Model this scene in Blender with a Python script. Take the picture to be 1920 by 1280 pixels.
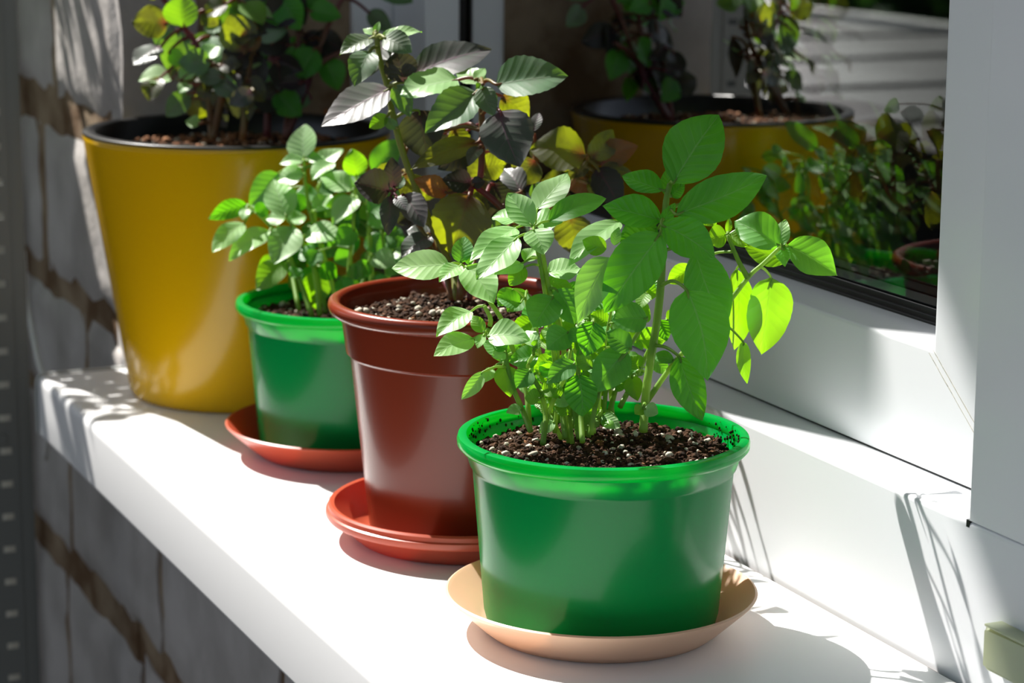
import bpy, bmesh, math, random
from mathutils import Vector, Matrix, noise
random.seed(11)
S = bpy.context.scene
COL = S.collection
for o in list(bpy.data.objects): bpy.data.objects.remove(o)
# ------------------------------------------------------------------ camera
CF = Vector((0.39387477, 0.89683478, -0.20137038)); CR = Vector((0.91606505, -0.40098565, 0.00594446))
CU = Vector((0.07541543, 0.18680974, 0.97949713)); CO = Vector((-0.60785, -0.97124, 0.37125)); FPX = 4526.5
cd = bpy.data.cameras.new('camera'); cam = bpy.data.objects.new('camera', cd); COL.objects.link(cam)
cam.matrix_world = Matrix(((CR.x, CU.x, -CF.x, CO.x), (CR.y, CU.y, -CF.y, CO.y), (CR.z, CU.z, -CF.z, CO.z), (0, 0, 0, 1)))
cd.sensor_width = 36; cd.lens = FPX / 1920 * 36; cd.clip_start = .02; cd.clip_end = 200
cd.dof.use_dof = True; cd.dof.focus_distance = 1.14; cd.dof.aperture_fstop = 13
S.camera = cam
# ------------------------------------------------------------------ light
SUN = Vector((0.31, -1.0, -1.25))
w = bpy.data.worlds.new('world'); S.world = w; w.use_nodes = True; nt = w.node_tree; nt.nodes.clear()
sky = nt.nodes.new('ShaderNodeTexSky'); sky.sky_type = 'NISHITA'; sky.sun_disc = False
sky.sun_elevation = math.radians(50); sky.sun_rotation = math.radians(-17); sky.air_density = 1.0; sky.dust_density = 2.0
hs = nt.nodes.new('ShaderNodeHueSaturation'); hs.inputs['Saturation'].default_value = .55
bg = nt.nodes.new('ShaderNodeBackground'); bg.inputs['Strength'].default_value = .115
wo = nt.nodes.new('ShaderNodeOutputWorld')
nt.links.new(sky.outputs[0], hs.inputs['Color']); nt.links.new(hs.outputs[0], bg.inputs[0]); nt.links.new(bg.outputs[0], wo.inputs[0])
sl = bpy.data.lights.new('sun', 'SUN'); sl.energy = 9.8; sl.angle = math.radians(.55); sl.color = (1, .965, .91)
so = bpy.data.objects.new('sun', sl); COL.objects.link(so); so.rotation_euler = SUN.to_track_quat('-Z', 'Y').to_euler(); so.location = (-.3, 3, 4)
S.view_settings.view_transform = 'Standard'; S.view_settings.look = 'None'; S.view_settings.exposure = .30; S.view_settings.gamma = 1
S.view_settings.use_curve_mapping = False

# ------------------------------------------------------------------ helpers
def mat(name, col, rough=.5, spec=.5, trans=None, tfac=0, coat=0, bump=0, bscale=60, metal=0, vary=0, vscale=8, col2=None, detail=4):
    m = bpy.data.materials.new(name); m.use_nodes = True; n = m.node_tree.nodes; l = m.node_tree.links
    p = n['Principled BSDF']; out = n['Material Output']
    p.inputs['Base Color'].default_value = (*col, 1); p.inputs['Roughness'].default_value = rough
    p.inputs['Specular IOR Level'].default_value = spec; p.inputs['Metallic'].default_value = metal
    p.inputs['Coat Weight'].default_value = coat; p.inputs['Coat Roughness'].default_value = .06
    tc = n.new('ShaderNodeTexCoord')
    if col2:
        nz = n.new('ShaderNodeTexNoise'); nz.inputs['Scale'].default_value = vscale; nz.inputs['Detail'].default_value = detail
        l.new(tc.outputs['Object'], nz.inputs['Vector'])
        cr = n.new('ShaderNodeValToRGB'); cr.color_ramp.elements[0].color = (*col, 1); cr.color_ramp.elements[1].color = (*col2, 1)
        cr.color_ramp.elements[0].position = .38; cr.color_ramp.elements[1].position = .62
        l.new(nz.outputs[0], cr.inputs[0]); l.new(cr.outputs[0], p.inputs['Base Color'])
    if bump:
        nb = n.new('ShaderNodeTexNoise'); nb.inputs['Scale'].default_value = bscale; nb.inputs['Detail'].default_value = 6
        l.new(tc.outputs['Object'], nb.inputs['Vector'])
        bp = n.new('ShaderNodeBump'); bp.inputs['Strength'].default_value = bump; bp.inputs['Distance'].default_value = .002
        l.new(nb.outputs[0], bp.inputs['Height']); l.new(bp.outputs[0], p.inputs['Normal'])
    if trans:
        t = n.new('ShaderNodeBsdfTranslucent'); t.inputs[0].default_value = (*trans, 1)
        mx = n.new('ShaderNodeMixShader'); mx.inputs[0].default_value = tfac
        l.new(p.outputs[0], mx.inputs[1]); l.new(t.outputs[0], mx.inputs[2]); l.new(mx.outputs[0], out.inputs[0])
    return m

def leafmat(name, top, top2, tr, tr2, vein, rough=.42, tfac=.5, nscale=1.2, redbase=None, veinw=.6, bumps=.2):
    """top/top2: surface colour and its blotches; tr/tr2: colour of the light that passes through; UV = (along, across)"""
    m = bpy.data.materials.new(name); m.use_nodes = True; n = m.node_tree.nodes; l = m.node_tree.links
    p = n['Principled BSDF']; out = n['Material Output']
    uv = n.new('ShaderNodeUVMap'); sep = n.new('ShaderNodeSeparateXYZ'); l.new(uv.outputs[0], sep.inputs[0])
    def M(op, a, b=None):
        k = n.new('ShaderNodeMath'); k.operation = op
        for i, x in enumerate((a, b)):
            if x is None: continue
            if isinstance(x, (int, float)): k.inputs[i].default_value = x
            else: l.new(x, k.inputs[i])
        return k.outputs[0]
    t = sep.outputs[0]; s = M('ABSOLUTE', M('SUBTRACT', M('MULTIPLY', sep.outputs[1], 2.), 1.))
    ph = M('FRACT', M('SUBTRACT', M('MULTIPLY', t, 7.), M('MULTIPLY', M('POWER', s, .8), 1.7)))
    lat = M('ABSOLUTE', M('SUBTRACT', ph, .5))                       # 0 at a side vein
    latm = M('MULTIPLY', M('MAXIMUM', M('SUBTRACT', 1., M('MULTIPLY', lat, 14.)), 0.), M('SUBTRACT', 1., s))
    mid = M('MAXIMUM', M('SUBTRACT', 1., M('MULTIPLY', s, 22.)), 0.)
    vm = M('MINIMUM', M('ADD', mid, M('MULTIPLY', latm, .55)), 1.)
    ob = n.new('ShaderNodeObjectInfo'); tc = n.new('ShaderNodeTexCoord')
    va = n.new('ShaderNodeVectorMath'); va.operation = 'ADD'
    sc = n.new('ShaderNodeVectorMath'); sc.operation = 'SCALE'; sc.inputs[0].default_value = (9, 5, 7); l.new(ob.outputs['Random'], sc.inputs['Scale'])
    l.new(uv.outputs[0], va.inputs[0]); l.new(sc.outputs[0], va.inputs[1])
    nz = n.new('ShaderNodeTexNoise'); nz.inputs['Scale'].default_value = nscale; nz.inputs['Detail'].default_value = 3; l.new(va.outputs[0], nz.inputs['Vector'])
    rnd = M('ADD', M('MULTIPLY', M('SUBTRACT', nz.outputs[0], .5), 3.0), ob.outputs['Random'])
    rm = n.new('ShaderNodeClamp'); l.new(rnd, rm.inputs[0])
    def mix(f, a, b):
        k = n.new('ShaderNodeMixRGB')
        if isinstance(f, float): k.inputs[0].default_value = f
        else: l.new(f, k.inputs[0])
        for i, x in ((1, a), (2, b)):
            if isinstance(x, tuple): k.inputs[i].default_value = (*x, 1)
            else: l.new(x, k.inputs[i])
        return k.outputs[0]
    c = mix(rm.outputs[0], top, top2); c = mix(M('MULTIPLY', vm, veinw), c, vein)
    tcx = mix(rm.outputs[0], tr, tr2); tcx = mix(M('MULTIPLY', vm, .4), tcx, tuple(x * .45 for x in tr))
    if redbase:
        f = M('MAXIMUM', M('SUBTRACT', 1., M('ADD', M('MULTIPLY', t, 3.), M('MULTIPLY', s, .8))), 0.)
        c = mix(f, c, redbase); tcx = mix(f, tcx, tuple(min(1, x * 2.2) for x in redbase))
    l.new(c, p.inputs['Base Color']); p.inputs['Roughness'].default_value = rough; p.inputs['Specular IOR Level'].default_value = .6
    p.inputs['Sheen Weight'].default_value = .25; p.inputs['Sheen Roughness'].default_value = .5
    fine = n.new('ShaderNodeTexNoise'); fine.inputs['Scale'].default_value = 420; l.new(tc.outputs['Object'], fine.inputs['Vector'])
    hgt = M('ADD', M('MULTIPLY', fine.outputs[0], .25), M('MULTIPLY', M('MINIMUM', M('MULTIPLY', lat, 3.), 1.), M('SUBTRACT', 1., M('MULTIPLY', mid, .8))))
    bp = n.new('ShaderNodeBump'); bp.inputs['Strength'].default_value = bumps; bp.inputs['Distance'].default_value = .0004
    l.new(hgt, bp.inputs['Height']); l.new(bp.outputs[0], p.inputs['Normal'])
    tl = n.new('ShaderNodeBsdfTranslucent'); l.new(tcx, tl.inputs[0]); l.new(bp.outputs[0], tl.inputs['Normal'])
    mx = n.new('ShaderNodeMixShader'); mx.inputs[0].default_value = tfac
    l.new(p.outputs[0], mx.inputs[1]); l.new(tl.outputs[0], mx.inputs[2]); l.new(mx.outputs[0], out.inputs[0])
    return m

def tag(o, label=None, cat=None, group=None, kind=None):
    if label: o['label'] = label
    if cat: o['category'] = cat
    if group: o['group'] = group
    if kind: o['kind'] = kind
    return o
def empty(name, loc=(0, 0, 0)):
    o = bpy.data.objects.new(name, None); o.empty_display_size = .02; o.location = loc; COL.objects.link(o); return o
def link(name, me, m, parent=None, smooth=True, auto=None):
    if m: me.materials.append(m)
    if smooth:
        me.shade_smooth()
        if auto is not None: me.set_sharp_from_angle(angle=math.radians(auto))
    o = bpy.data.objects.new(name, me); COL.objects.link(o)
    if parent:
        o.parent = parent; o.location = -world_loc(parent)
    return o
def world_loc(o):
    v = Vector(o.location)
    while o.parent: o = o.parent; v += o.location
    return v
def mesh(name, vs, fs, m, parent=None, smooth=True, auto=None, uvs=None):
    me = bpy.data.meshes.new(name); me.from_pydata([tuple(v) for v in vs], [], fs); me.update()
    if uvs:
        lay = me.uv_layers.new(name='UVMap'); 
        li = [0] * len(me.loops); me.loops.foreach_get('vertex_index', li)
        flat = []
        for i in li: flat += uvs[i]
        lay.data.foreach_set('uv', flat)
    return link(name, me, m, parent, smooth, auto)
def boxm(name, x0, x1, y0, y1, z0, z1, m, parent=None, bev=.0, seg=3):
    bm = bmesh.new(); bmesh.ops.create_cube(bm, size=1)
    for v in bm.verts:
        v.co = Vector((x0 if v.co.x < 0 else x1, y0 if v.co.y < 0 else y1, z0 if v.co.z < 0 else z1))
    if bev: bmesh.ops.bevel(bm, geom=bm.edges[:], offset=bev, segments=seg, profile=.5, affect='EDGES')
    me = bpy.data.meshes.new(name); bm.to_mesh(me); bm.free()
    return link(name, me, m, parent, bool(bev), 40)
def extr(name, prof, axis, a0, a1, m, parent=None, auto=35):
    """prof: closed outline; axis 'y': points are (x,z); axis 'z': points are (x,y); axis 'x': (y,z)"""
    n = len(prof); f = {'y': lambda p, a: (p[0], a, p[1]), 'z': lambda p, a: (p[0], p[1], a), 'x': lambda p, a: (a, p[0], p[1])}[axis]
    vs = [f(p, a0) for p in prof] + [f(p, a1) for p in prof]
    fs = [(i, (i + 1) % n, n + (i + 1) % n, n + i) for i in range(n)] + [tuple(range(n))[::-1], tuple(range(n, 2 * n))]
    o = mesh(name, vs, fs, m, parent, True, auto)
    bm = bmesh.new(); bm.from_mesh(o.data); bmesh.ops.recalc_face_normals(bm, faces=bm.faces); bm.to_mesh(o.data); bm.free()
    return o
def lathe(name, prof, c, m, parent=None, seg=96, auto=50, closed=False, wob=0):
    vs = []; fs = []; n = len(prof)
    for j in range(seg):
        a = 2 * math.pi * j / seg
        for r, z in prof: vs.append((c[0] + r * math.cos(a), c[1] + r * math.sin(a), c[2] + z))
    for j in range(seg):
        k = (j + 1) % seg
        for i in range(n - (0 if closed else 1)):
            i2 = (i + 1) % n; fs.append((j * n + i, k * n + i, k * n + i2, j * n + i2))
    o = mesh(name, vs, fs, m, parent, True, auto)
    bm = bmesh.new(); bm.from_mesh(o.data); bmesh.ops.remove_doubles(bm, verts=bm.verts, dist=1e-6)
    bmesh.ops.recalc_face_normals(bm, faces=bm.faces); bm.to_mesh(o.data); bm.free()
    return o
def rnd_corner(p0, p1, p2, r, n=5):
    p0, p1, p2 = Vector(p0), Vector(p1), Vector(p2); a = p1 + (p0 - p1).normalized() * r; b = p1 + (p2 - p1).normalized() * r
    return [tuple((1 - t) ** 2 * a + 2 * t * (1 - t) * p1 + t * t * b) for t in [i / n for i in range(n + 1)]]
def rounded(prof, r):
    n = len(prof); out = []
    for i in range(n):
        rr = r[i] if isinstance(r, (list, tuple)) else r
        out += rnd_corner(prof[i - 1], prof[i], prof[(i + 1) % n], rr) if rr else [prof[i]]
    return out
def smooth_path(pts, sub=5):
    pts = [Vector(p) for p in pts]
    if len(pts) < 3: return pts
    P = [2 * pts[0] - pts[1]] + pts + [2 * pts[-1] - pts[-2]]; out = []
    for i in range(1, len(P) - 2):
        for k in range(sub):
            t = k / sub; a, b, c, d = P[i - 1:i + 3]
            out.append(.5 * ((2 * b) + (c - a) * t + (2 * a - 5 * b + 4 * c - d) * t * t + (3 * b - a - 3 * c + d) * t ** 3))
    return out + [pts[-1]]
def tube_geo(vs, fs, pts, r0, r1, seg=7):
    pts = [Vector(p) for p in pts]; base = len(vs); up = Vector((.3, .1, 1)); n = len(pts)
    for i, p in enumerate(pts):
        d = (pts[min(i + 1, n - 1)] - pts[max(i - 1, 0)]).normalized(); a = d.cross(up)
        if a.length < .1: a = d.cross(Vector((1, 0, 0)))
        a.normalize(); b = d.cross(a); r = r0 + (r1 - r0) * i / (n - 1)
        for k in range(seg):
            q = 2 * math.pi * k / seg; vs.append(p + (a * math.cos(q) + b * math.sin(q)) * r)
    for i in range(n - 1):
        for k in range(seg):
            k2 = (k + 1) % seg; fs.append((base + i * seg + k, base + i * seg + k2, base + (i + 1) * seg + k2, base + (i + 1) * seg + k))
    fs.append(tuple(base + k for k in range(seg))[::-1]); fs.append(tuple(base + (n - 1) * seg + k for k in range(seg)))
def at(u, v, d):
    return CO + (CF + CR * ((u - 960) / FPX) - CU * ((v - 640) / FPX)) * d
def px(P):
    q = P - CO; z = q.dot(CF); return (960 + FPX * q.dot(CR) / z, 640 - FPX * q.dot(CU) / z, z)

# ------------------------------------------------------------------ materials
M_white = mat('white_upvc', (.76, .775, .80), .28, .5)
M_sill = mat('white_sill_laminate', (.83, .83, .83), .35, .5, bump=.04, bscale=30)
M_cap = mat('grey_end_cap', (.50, .52, .50), .35)
M_groove = mat('dark_groove', (.04, .045, .045), .6)
M_gap = mat('brown_sealant_gap', (.045, .020, .006), .8, .1)
M_seam = mat('tan_weld_seam', (.45, .42, .34), .7, bump=.5, bscale=300)
M_rubber = mat('black_rubber', (.008, .008, .009), .35)
M_block = mat('grey_silicate_block', (.40, .37, .345), .9, .2, bump=.6, bscale=90, col2=(.52, .485, .46), vscale=16, detail=6)
M_mortar = mat('brown_mortar', (.15, .09, .05), .95, .1, bump=1, bscale=70, col2=(.32, .24, .16), vscale=22, detail=6)
M_foam = mat('aged_foam', (.50, .15, .025), .9, .1, bump=1, bscale=60, col2=(.24, .07, .015), vscale=30)
M_steel = mat('grey_painted_steel', (.17, .18, .17), .45, .4)
M_pipe = mat('beige_pipe', (.55, .51, .42), .6)
M_floor = mat('dark_floor', (.06, .058, .055), .8, col2=(.09, .085, .08))
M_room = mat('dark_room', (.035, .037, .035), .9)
M_conc = mat('balcony_concrete', (.20, .20, .195), .9, .1, col2=(.28, .28, .27))
M_darkwall = mat('dark_render', (.07, .075, .07), .9, .1)
M_roof = mat('grey_roof_sheet', (.09, .09, .095), .6, .4, col2=(.16, .16, .165), vscale=3)
M_capstone = mat('white_coping', (.7, .7, .68), .7)
M_hedge = mat('hedge_green', (.02, .06, .015), .7, col2=(.04, .12, .02), vscale=20, trans=(.05, .15, .02), tfac=.3)
M_gpot = mat('green_plastic', (.0, .30, .072), .22, .35, trans=(.0, .95, .12), tfac=.42, coat=.12)
M_bpot = mat('brown_plastic', (.20, .028, .010), .25, .35, trans=(.5, .06, .01), tfac=.08, coat=.12)
M_terra = mat('terracotta_plastic', (.46, .085, .040), .35, .5, trans=(.9, .12, .05), tfac=.22)
M_peach = mat('peach_plastic', (.80, .56, .40), .32, .5, trans=(.95, .60, .35), tfac=.28)
M_yellow = mat('yellow_plastic', (.74, .42, .0), .2, .35, trans=(.9, .45, .0), tfac=.06, coat=.12)
M_liner = mat('black_liner', (.012, .012, .012), .28, .5)
M_soil = mat('dark_soil', (.018, .010, .006), .95, .15, bump=1, bscale=250, col2=(.045, .024, .012), vscale=120)
M_crumb = mat('soil_crumb', (.018, .010, .006), .9, .15, col2=(.085, .040, .020), vscale=200)
M_bark = mat('reddish_crumb', (.14, .055, .022), .9, .2, col2=(.28, .13, .06), vscale=200)
M_perl = mat('perlite', (.62, .58, .48), .8, .2, col2=(.36, .32, .24), vscale=260)
M_hinge = mat('pale_green_plastic', (.58, .66, .50), .3, .5, trans=(.9, .85, .5), tfac=.35)
M_stemg = mat('green_stem', (.20, .36, .06), .45, .5, trans=(.6, .8, .2), tfac=.4)
M_stemy = mat('yellow_green_stem', (.24, .27, .06), .5, .4, trans=(.4, .45, .08), tfac=.25)
M_stemp = mat('purple_stem', (.16, .035, .05), .4, .5, trans=(.5, .1, .1), tfac=.3, col2=(.20, .17, .04), vscale=14)
L_green = leafmat('green_leaf', (.13, .34, .10), (.08, .26, .05), (.30, .86, .010), (.20, .64, .010), (.34, .54, .22), tfac=.45)
L_sunlit = leafmat('sunlit_green_leaf', (.42, .63, .30), (.27, .51, .17), (.38, .92, .02), (.28, .74, .02), (.46, .62, .36), rough=.40, tfac=.40)  # green leaf in sun: its whitish sheen is put into the base colour
L_shade = leafmat('shaded_green_leaf', (.07, .42, .040), (.055, .34, .03), (.20, .66, .003), (.15, .54, .003), (.26, .58, .16), rough=.36, veinw=1.0, bumps=.6)  # same green leaf in shade, the shade put into its colours
L_dkg = leafmat('dark_green_basil_leaf', (.12, .26, .13), (.14, .19, .12), (.26, .52, .012), (.14, .30, .01), (.26, .28, .20), nscale=1.6, tfac=.4)
L_purp = leafmat('purple_basil_leaf', (.125, .115, .125), (.085, .125, .085), (.14, .14, .02), (.06, .04, .03), (.30, .13, .22), rough=.36, nscale=1.8, redbase=(.10, .030, .060), tfac=.35)
L_black = leafmat('blackish_basil_leaf', (.040, .030, .042), (.04, .05, .034), (.06, .07, .012), (.05, .03, .02), (.26, .03, .08), rough=.36, redbase=(.04, .008, .018))
L_backlit = leafmat('backlit_purple_leaf', (.09, .10, .05), (.06, .07, .04), (.46, .54, .005), (.16, .17, .01), (.26, .12, .06), nscale=2.2, redbase=(.16, .015, .012))  # thin purple leaf against the sun, the backlight put into its colours
L_rust = leafmat('rusty_basil_leaf', (.20, .08, .03), (.16, .10, .03), (.60, .24, .03), (.50, .20, .06), (.35, .06, .05), nscale=2.2, redbase=(.2, .02, .02))
L_lime = leafmat('lime_leaf', (.16, .34, .05), (.14, .28, .04), (.46, .95, .005), (.34, .80, .005), (.3, .5, .12))
LM = dict(g=L_green, w=L_sunlit, G=L_shade, d=L_dkg, p=L_purp, k=L_black, y=L_backlit, o=L_rust, l=L_lime)

# ------------------------------------------------------------------ setting: block wall
wall = boxm('wall_back', -.172, .10, .712, 1.75, -.95, 1.9, M_mortar); tag(wall, kind='structure', label='grey block wall beside and below the window with brown mortar joints')
low = boxm('wall_below', -.170, .10, -1.6, .712, -.95, -.05, M_mortar); tag(low, kind='structure', label='grey block wall under the white sill')
def block(y0, y1, z0, z1, parent, k):
    bm = bmesh.new(); ny, nz = 14, 9; g = .0
    vs = []; rows = []
    for i in range(ny + 1):
        row = []
        for j in range(nz + 1):
            y = y0 + (y1 - y0) * i / ny; z = z0 + (z1 - z0) * j / nz
            e = min(i, ny - i, (j), (nz - j))
            nn = noise.noise(Vector((y * 30, z * 30, k))) ; n2 = noise.noise(Vector((y * 90, z * 90, k + 9)))
            if i in (0, ny): y += .006 * nn * 1.6 + .003 * n2
            if j in (0, nz): z += .006 * nn * 1.6 + .003 * n2
            x = -.1765 + .0012 * nn + .0006 * n2 + (.004 + .003 * abs(nn) if e == 0 else 0)
            row.append(bm.verts.new((x, y, z)))
        rows.append(row)
    for i in range(ny):
        for j in range(nz): bm.faces.new((rows[i][j], rows[i][j + 1], rows[i + 1][j + 1], rows[i + 1][j]))
    bd = [e for e in bm.edges if len(e.link_faces) == 1]
    r = bmesh.ops.extrude_edge_only(bm, edges=bd)
    for v in [q for q in r['geom'] if isinstance(q, bmesh.types.BMVert)]: v.co.x = -.15
    bmesh.ops.recalc_face_normals(bm, faces=bm.faces)
    me = bpy.data.meshes.new('block'); bm.to_mesh(me); bm.free()
    return link('block', me, M_block, parent, True, 60)
courses = [(.315, .46, [.703, .97, 1.25, 1.5]), (.177, .305, [.703, .918, 1.19, 1.46]), (.031, .148, [.703, .977, 1.25, 1.5]),
           (-.075, .012, [.703, .842, 1.10, 1.4])]
k = 0
for z0, z1, ys in courses:
    for a, b in zip(ys, ys[1:]):
        k += 1; g = .006 if abs(b - .918) < .01 else .014
        block(a + .004, b - g, z0, z1, wall, k * 3.1)
for z0, z1, ys in [(-.198, -.088, [-.44, -.17, .10, .37, .645, .915, 1.2]), (-.36, -.222, [-.40, -.12, .15, .43, .70, .936, 1.2]), (-.50, -.38, [.1, .37, .64, .915, 1.2])]:
    for a, b in zip(ys, ys[1:]):
        k += 1; block(a + .006, b - .009, z0, z1, low if b < .75 else wall, k * 3.1)
# splayed reveal, broken corner
def reveal():
    vs = []; fs = []; nx, nz = 26, 60
    for i in range(nx + 1):
        for j in range(nz + 1):
            t = i / nx; z = -.04 + 1.3 * j / nz; x = -.179 + .179 * t; y = .700 + .035 * t
            n1 = noise.noise(Vector((x * 14, z * 16, 3))); n2 = noise.noise(Vector((x * 60, z * 60, 8)))
            y += .0022 * n1 + .001 * n2
            if i < 4: x += (4 - i) * .0014 * (n1 + .6); y += (4 - i) * .0016 * (noise.noise(Vector((z * 35, 2, 2))) + .35)
            vs.append((x, y, z))
    for i in range(nx):
        for j in range(nz): a = i * (nz + 1) + j; fs.append((a, a + nz + 1, a + nz + 2, a + 1))
    n = len(vs)   # back closing
    for j in range(nz + 1): vs.append((-.172, .745, vs[j][2]))
    for j in range(nz): fs.append((n + j, j, j + 1, n + j + 1))
    o = mesh('wall_reveal', vs, fs, M_block, None, True, 50); tag(o, kind='structure', label='rough grey reveal of the window opening behind the yellow pot')
reveal()
vs = []; fs = []
for i in range(9):
    for j in range(50):
        a = math.pi * i / 8; z = -.03 + 1.25 * j / 49; r = .014 + .004 * noise.noise(Vector((a * 2, z * 25, 1)))
        vs.append((-.020 - math.cos(a) * .0185, .731 - math.sin(a) * r * 1.2, z))
for i in range(8):
    for j in range(49): a = i * 50 + j; fs.append((a, a + 50, a + 51, a + 1))
fo = mesh('mounting_foam', vs, fs, M_foam); tag(fo, 'strip of orange brown mounting foam between grey reveal and white window frame', 'foam')
fl = boxm('floor', -6, .3, -3, 8, -1.0, -.95, M_floor); tag(fl, kind='structure')
ce = boxm('ceiling', -1.9, .3, -2.4, 1.448, 2.0, 2.12, M_conc); tag(ce, kind='structure', label='slab of the balcony above, outside the frame')
nb = boxm('added_shade_nib', -.570, -.505, 1.43, 1.479, 1.96, 2.0, M_conc); tag(nb, kind='structure')  # unseen block added at the slab edge to keep sun off the tall basil
wp = boxm('wall_parapet', -1.62, -1.50, -2.5, 6, -.95, -.12, M_conc); tag(wp, kind='structure', label='low grey balcony parapet seen reflected in the glass')
ro = boxm('roof_ledge', -3.10, -1.62, -2.5, 7, -.20, -.14, M_roof, wp); boxm('coping', -3.16, -3.10, -2.5, 7, -.20, -.115, M_capstone, wp, .004)
for i in range(9): boxm('roof_batten', -3.10, -1.62, .4 + i * .62, .43 + i * .62, -.14, -.13, M_roof, wp, .003)
we = boxm('wall_end', -1.55, .1, 3.1, 3.2, -.95, 2.0, M_darkwall); tag(we, kind='structure', label='dark end wall of the balcony seen reflected in the glass')

def hedge(name, x0, x1, y0, y1, z0, z1, n, sz, label):
    rs = random.Random(3); vs = []; fs = []
    for _ in range(n):
        c = Vector((rs.uniform(x0, x1), rs.uniform(y0, y1), z0 + (z1 - z0) * rs.random() ** .7)); a = Vector([rs.gauss(0, 1) for _ in range(3)]).normalized(); b = a.cross(Vector([rs.gauss(0, 1) for _ in range(3)])).normalized()
        q = sz * rs.uniform(.6, 1.4); k = len(vs); vs += [c - a * q, c + b * q * .5, c + a * q, c - b * q * .5]; fs.append((k, k + 1, k + 2, k + 3))
    o = mesh(name, vs, fs, M_hedge, None, False); tag(o, label, 'hedge', kind='stuff'); return o
hedge('hedge', -4.6, -3.4, -2, 13, -.95, .75, 9000, .12, 'dark leafy hedge beyond the balcony, seen only as a reflection in the glass')
hd = boxm('wall_far', -5.2, -5.0, -3, 14, -.95, .9, M_darkwall); tag(hd, kind='structure')
# ------------------------------------------------------------------ window
win = empty('window_1', (0, .3, 0)); tag(win, kind='structure', label='white plastic window with dark double glazing')
ZT = .0753; ZS = .1364
pr = rounded([(.09, -.05), (.0, -.05), (.0, ZT), (.033, ZT), (.033, ZT - .02), (.09, ZT - .02)], [0, 0, .0022, 0, 0, 0])
extr('fixed_frame_rail', pr, 'y', -1.5, .735, M_white, win)
# sash bottom rail with sloped glazing bead
pr = rounded([(.08, ZT + .0012), (.031, ZT + .0012), (.031, ZS), (.0555, ZS + .0032), (.0555, ZS - .01), (.08, ZS - .01)], [0, .001, .0022, .0008, 0, 0])
extr('sash_rail', pr, 'y', -.0975, .70, M_white, win)
# sash right stile, left stile (mirror), fixed mullion, fixed left post
def stile(y_in, y_out, s, name):
    p = rounded([(.08, y_out), (.0308, y_out), (.0308, y_in), (.0555, y_in + s * .004), (.0555, y_in - s * .01), (.08, y_in - s * .01)], [0, .001, .0022, .0008, 0, 0])
    z0 = ZT + .0012
    o = extr(name, p, 'z', z0, 1.25, M_white, win)
    # mitre the foot at 45 degrees so that the joint with the rail shows as a seam
    for v in o.data.vertices:
        if abs(v.co.z - z0) < 1e-5:
            f = (v.co.y - y_out) / (y_in - y_out); v.co.z = z0 + max(0, min(1.08, f)) * (ZS - z0) + .0002
            if name == 'sash_stile' and v.co.x < .0312: v.co.x -= .0
    return o
stile(-.0180, -.0975, 1, 'sash_stile'); stile(.6400, .7030, -1, 'sash_stile')
extr('fixed_mullion', rounded([(.085, -.62), (0, -.62), (0, -.0976), (.033, -.0976), (.085, -.0976)], [0, .002, .0012, 0, 0]), 'z', ZT + .0008, 1.3, M_white, win)
extr('fixed_post', rounded([(.085, .7065), (.0, .7065), (0, .737), (.085, .737)], [0, .0015, 0, 0]), 'z', ZT, 1.3, M_white, win)
boxm('corner_seal', .0, .004, -.0985, -.0958, ZT - .0026, ZT + .0008, M_rubber, win)
boxm('frame_gap', .0325, .036, -.0975, .70, ZT - .001, ZT + .0014, M_rubber, win)
# weld seam between rail and stile
vs = []; fs = []
for off in (0, .0045):
    b = len(vs)
    for i in range(25):
        t = i / 24; y = -.0180 - .0795 * t + off * .7; z = ZS - (ZS - ZT - .001) * t - off * .5; j = .00035 * noise.noise(Vector((t * 40, off * 100, 0)))
        wd = (.00035 if off == 0 else .0003) + .0003 * abs(noise.noise(Vector((t * 25, 5, off * 99))))
        vs += [(.0304, y + j - wd, z), (.0304, y + j + wd, z), (.0312, y + j, z)]
    for i in range(24): fs += [(b + 3 * i, b + 3 * i + 1, b + 3 * i + 4, b + 3 * i + 3)]
mesh('weld_seam', vs, fs, M_seam, win)
# gasket rings, glass, spacer
gk = []
for (x, h, yy) in ((.0550, .0035, 0), (.0562, .0062, 0), (.0575, .0095, 0)):
    z = ZS + .001; boxm('gasket', x, x + .0016, -.0175, .6425, z, z + h, M_rubber, win, .0005, 2)
    boxm('gasket', x, x + .0016, .6425 - h, .6425, z, 1.2, M_rubber, win, .0005, 2)
    boxm('gasket', x, x + .0016, -.0175, -.0175 + h, z, 1.2, M_rubber, win, .0005, 2)
mg = bpy.data.materials.new('window_glass'); mg.use_nodes = True; n = mg.node_tree.nodes; l = mg.node_tree.links; n.remove(n['Principled BSDF'])
fr = n.new('ShaderNodeFresnel'); fr.inputs[0].default_value = 1.15
tr = n.new('ShaderNodeBsdfTransparent'); tr.inputs[0].default_value = (.82, .88, .85, 1); gl = n.new('ShaderNodeBsdfGlossy'); gl.inputs['Roughness'].default_value = .0
mx = n.new('ShaderNodeMixShader'); l.new(fr.outputs[0], mx.inputs[0]); l.new(tr.outputs[0], mx.inputs[1]); l.new(gl.outputs[0], mx.inputs[2]); l.new(mx.outputs[0], n['Material Output'].inputs[0])
for x in (.0605, .0765):
    mesh('glass_pane', [(x, -.03, .12), (x, .66, .12), (x, .66, 1.22), (x, -.03, 1.22)], [(0, 1, 2, 3)], mg, win, False)
M_spacer = mat('grey_spacer', (.30, .36, .33), .35, metal=.5)
boxm('spacer_bar', .0625, .0750, .622, .636, .13, 1.2, M_spacer, win); boxm('spacer_bar', .0625, .0750, -.02, .636, .135, .147, M_rubber, win)
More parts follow.
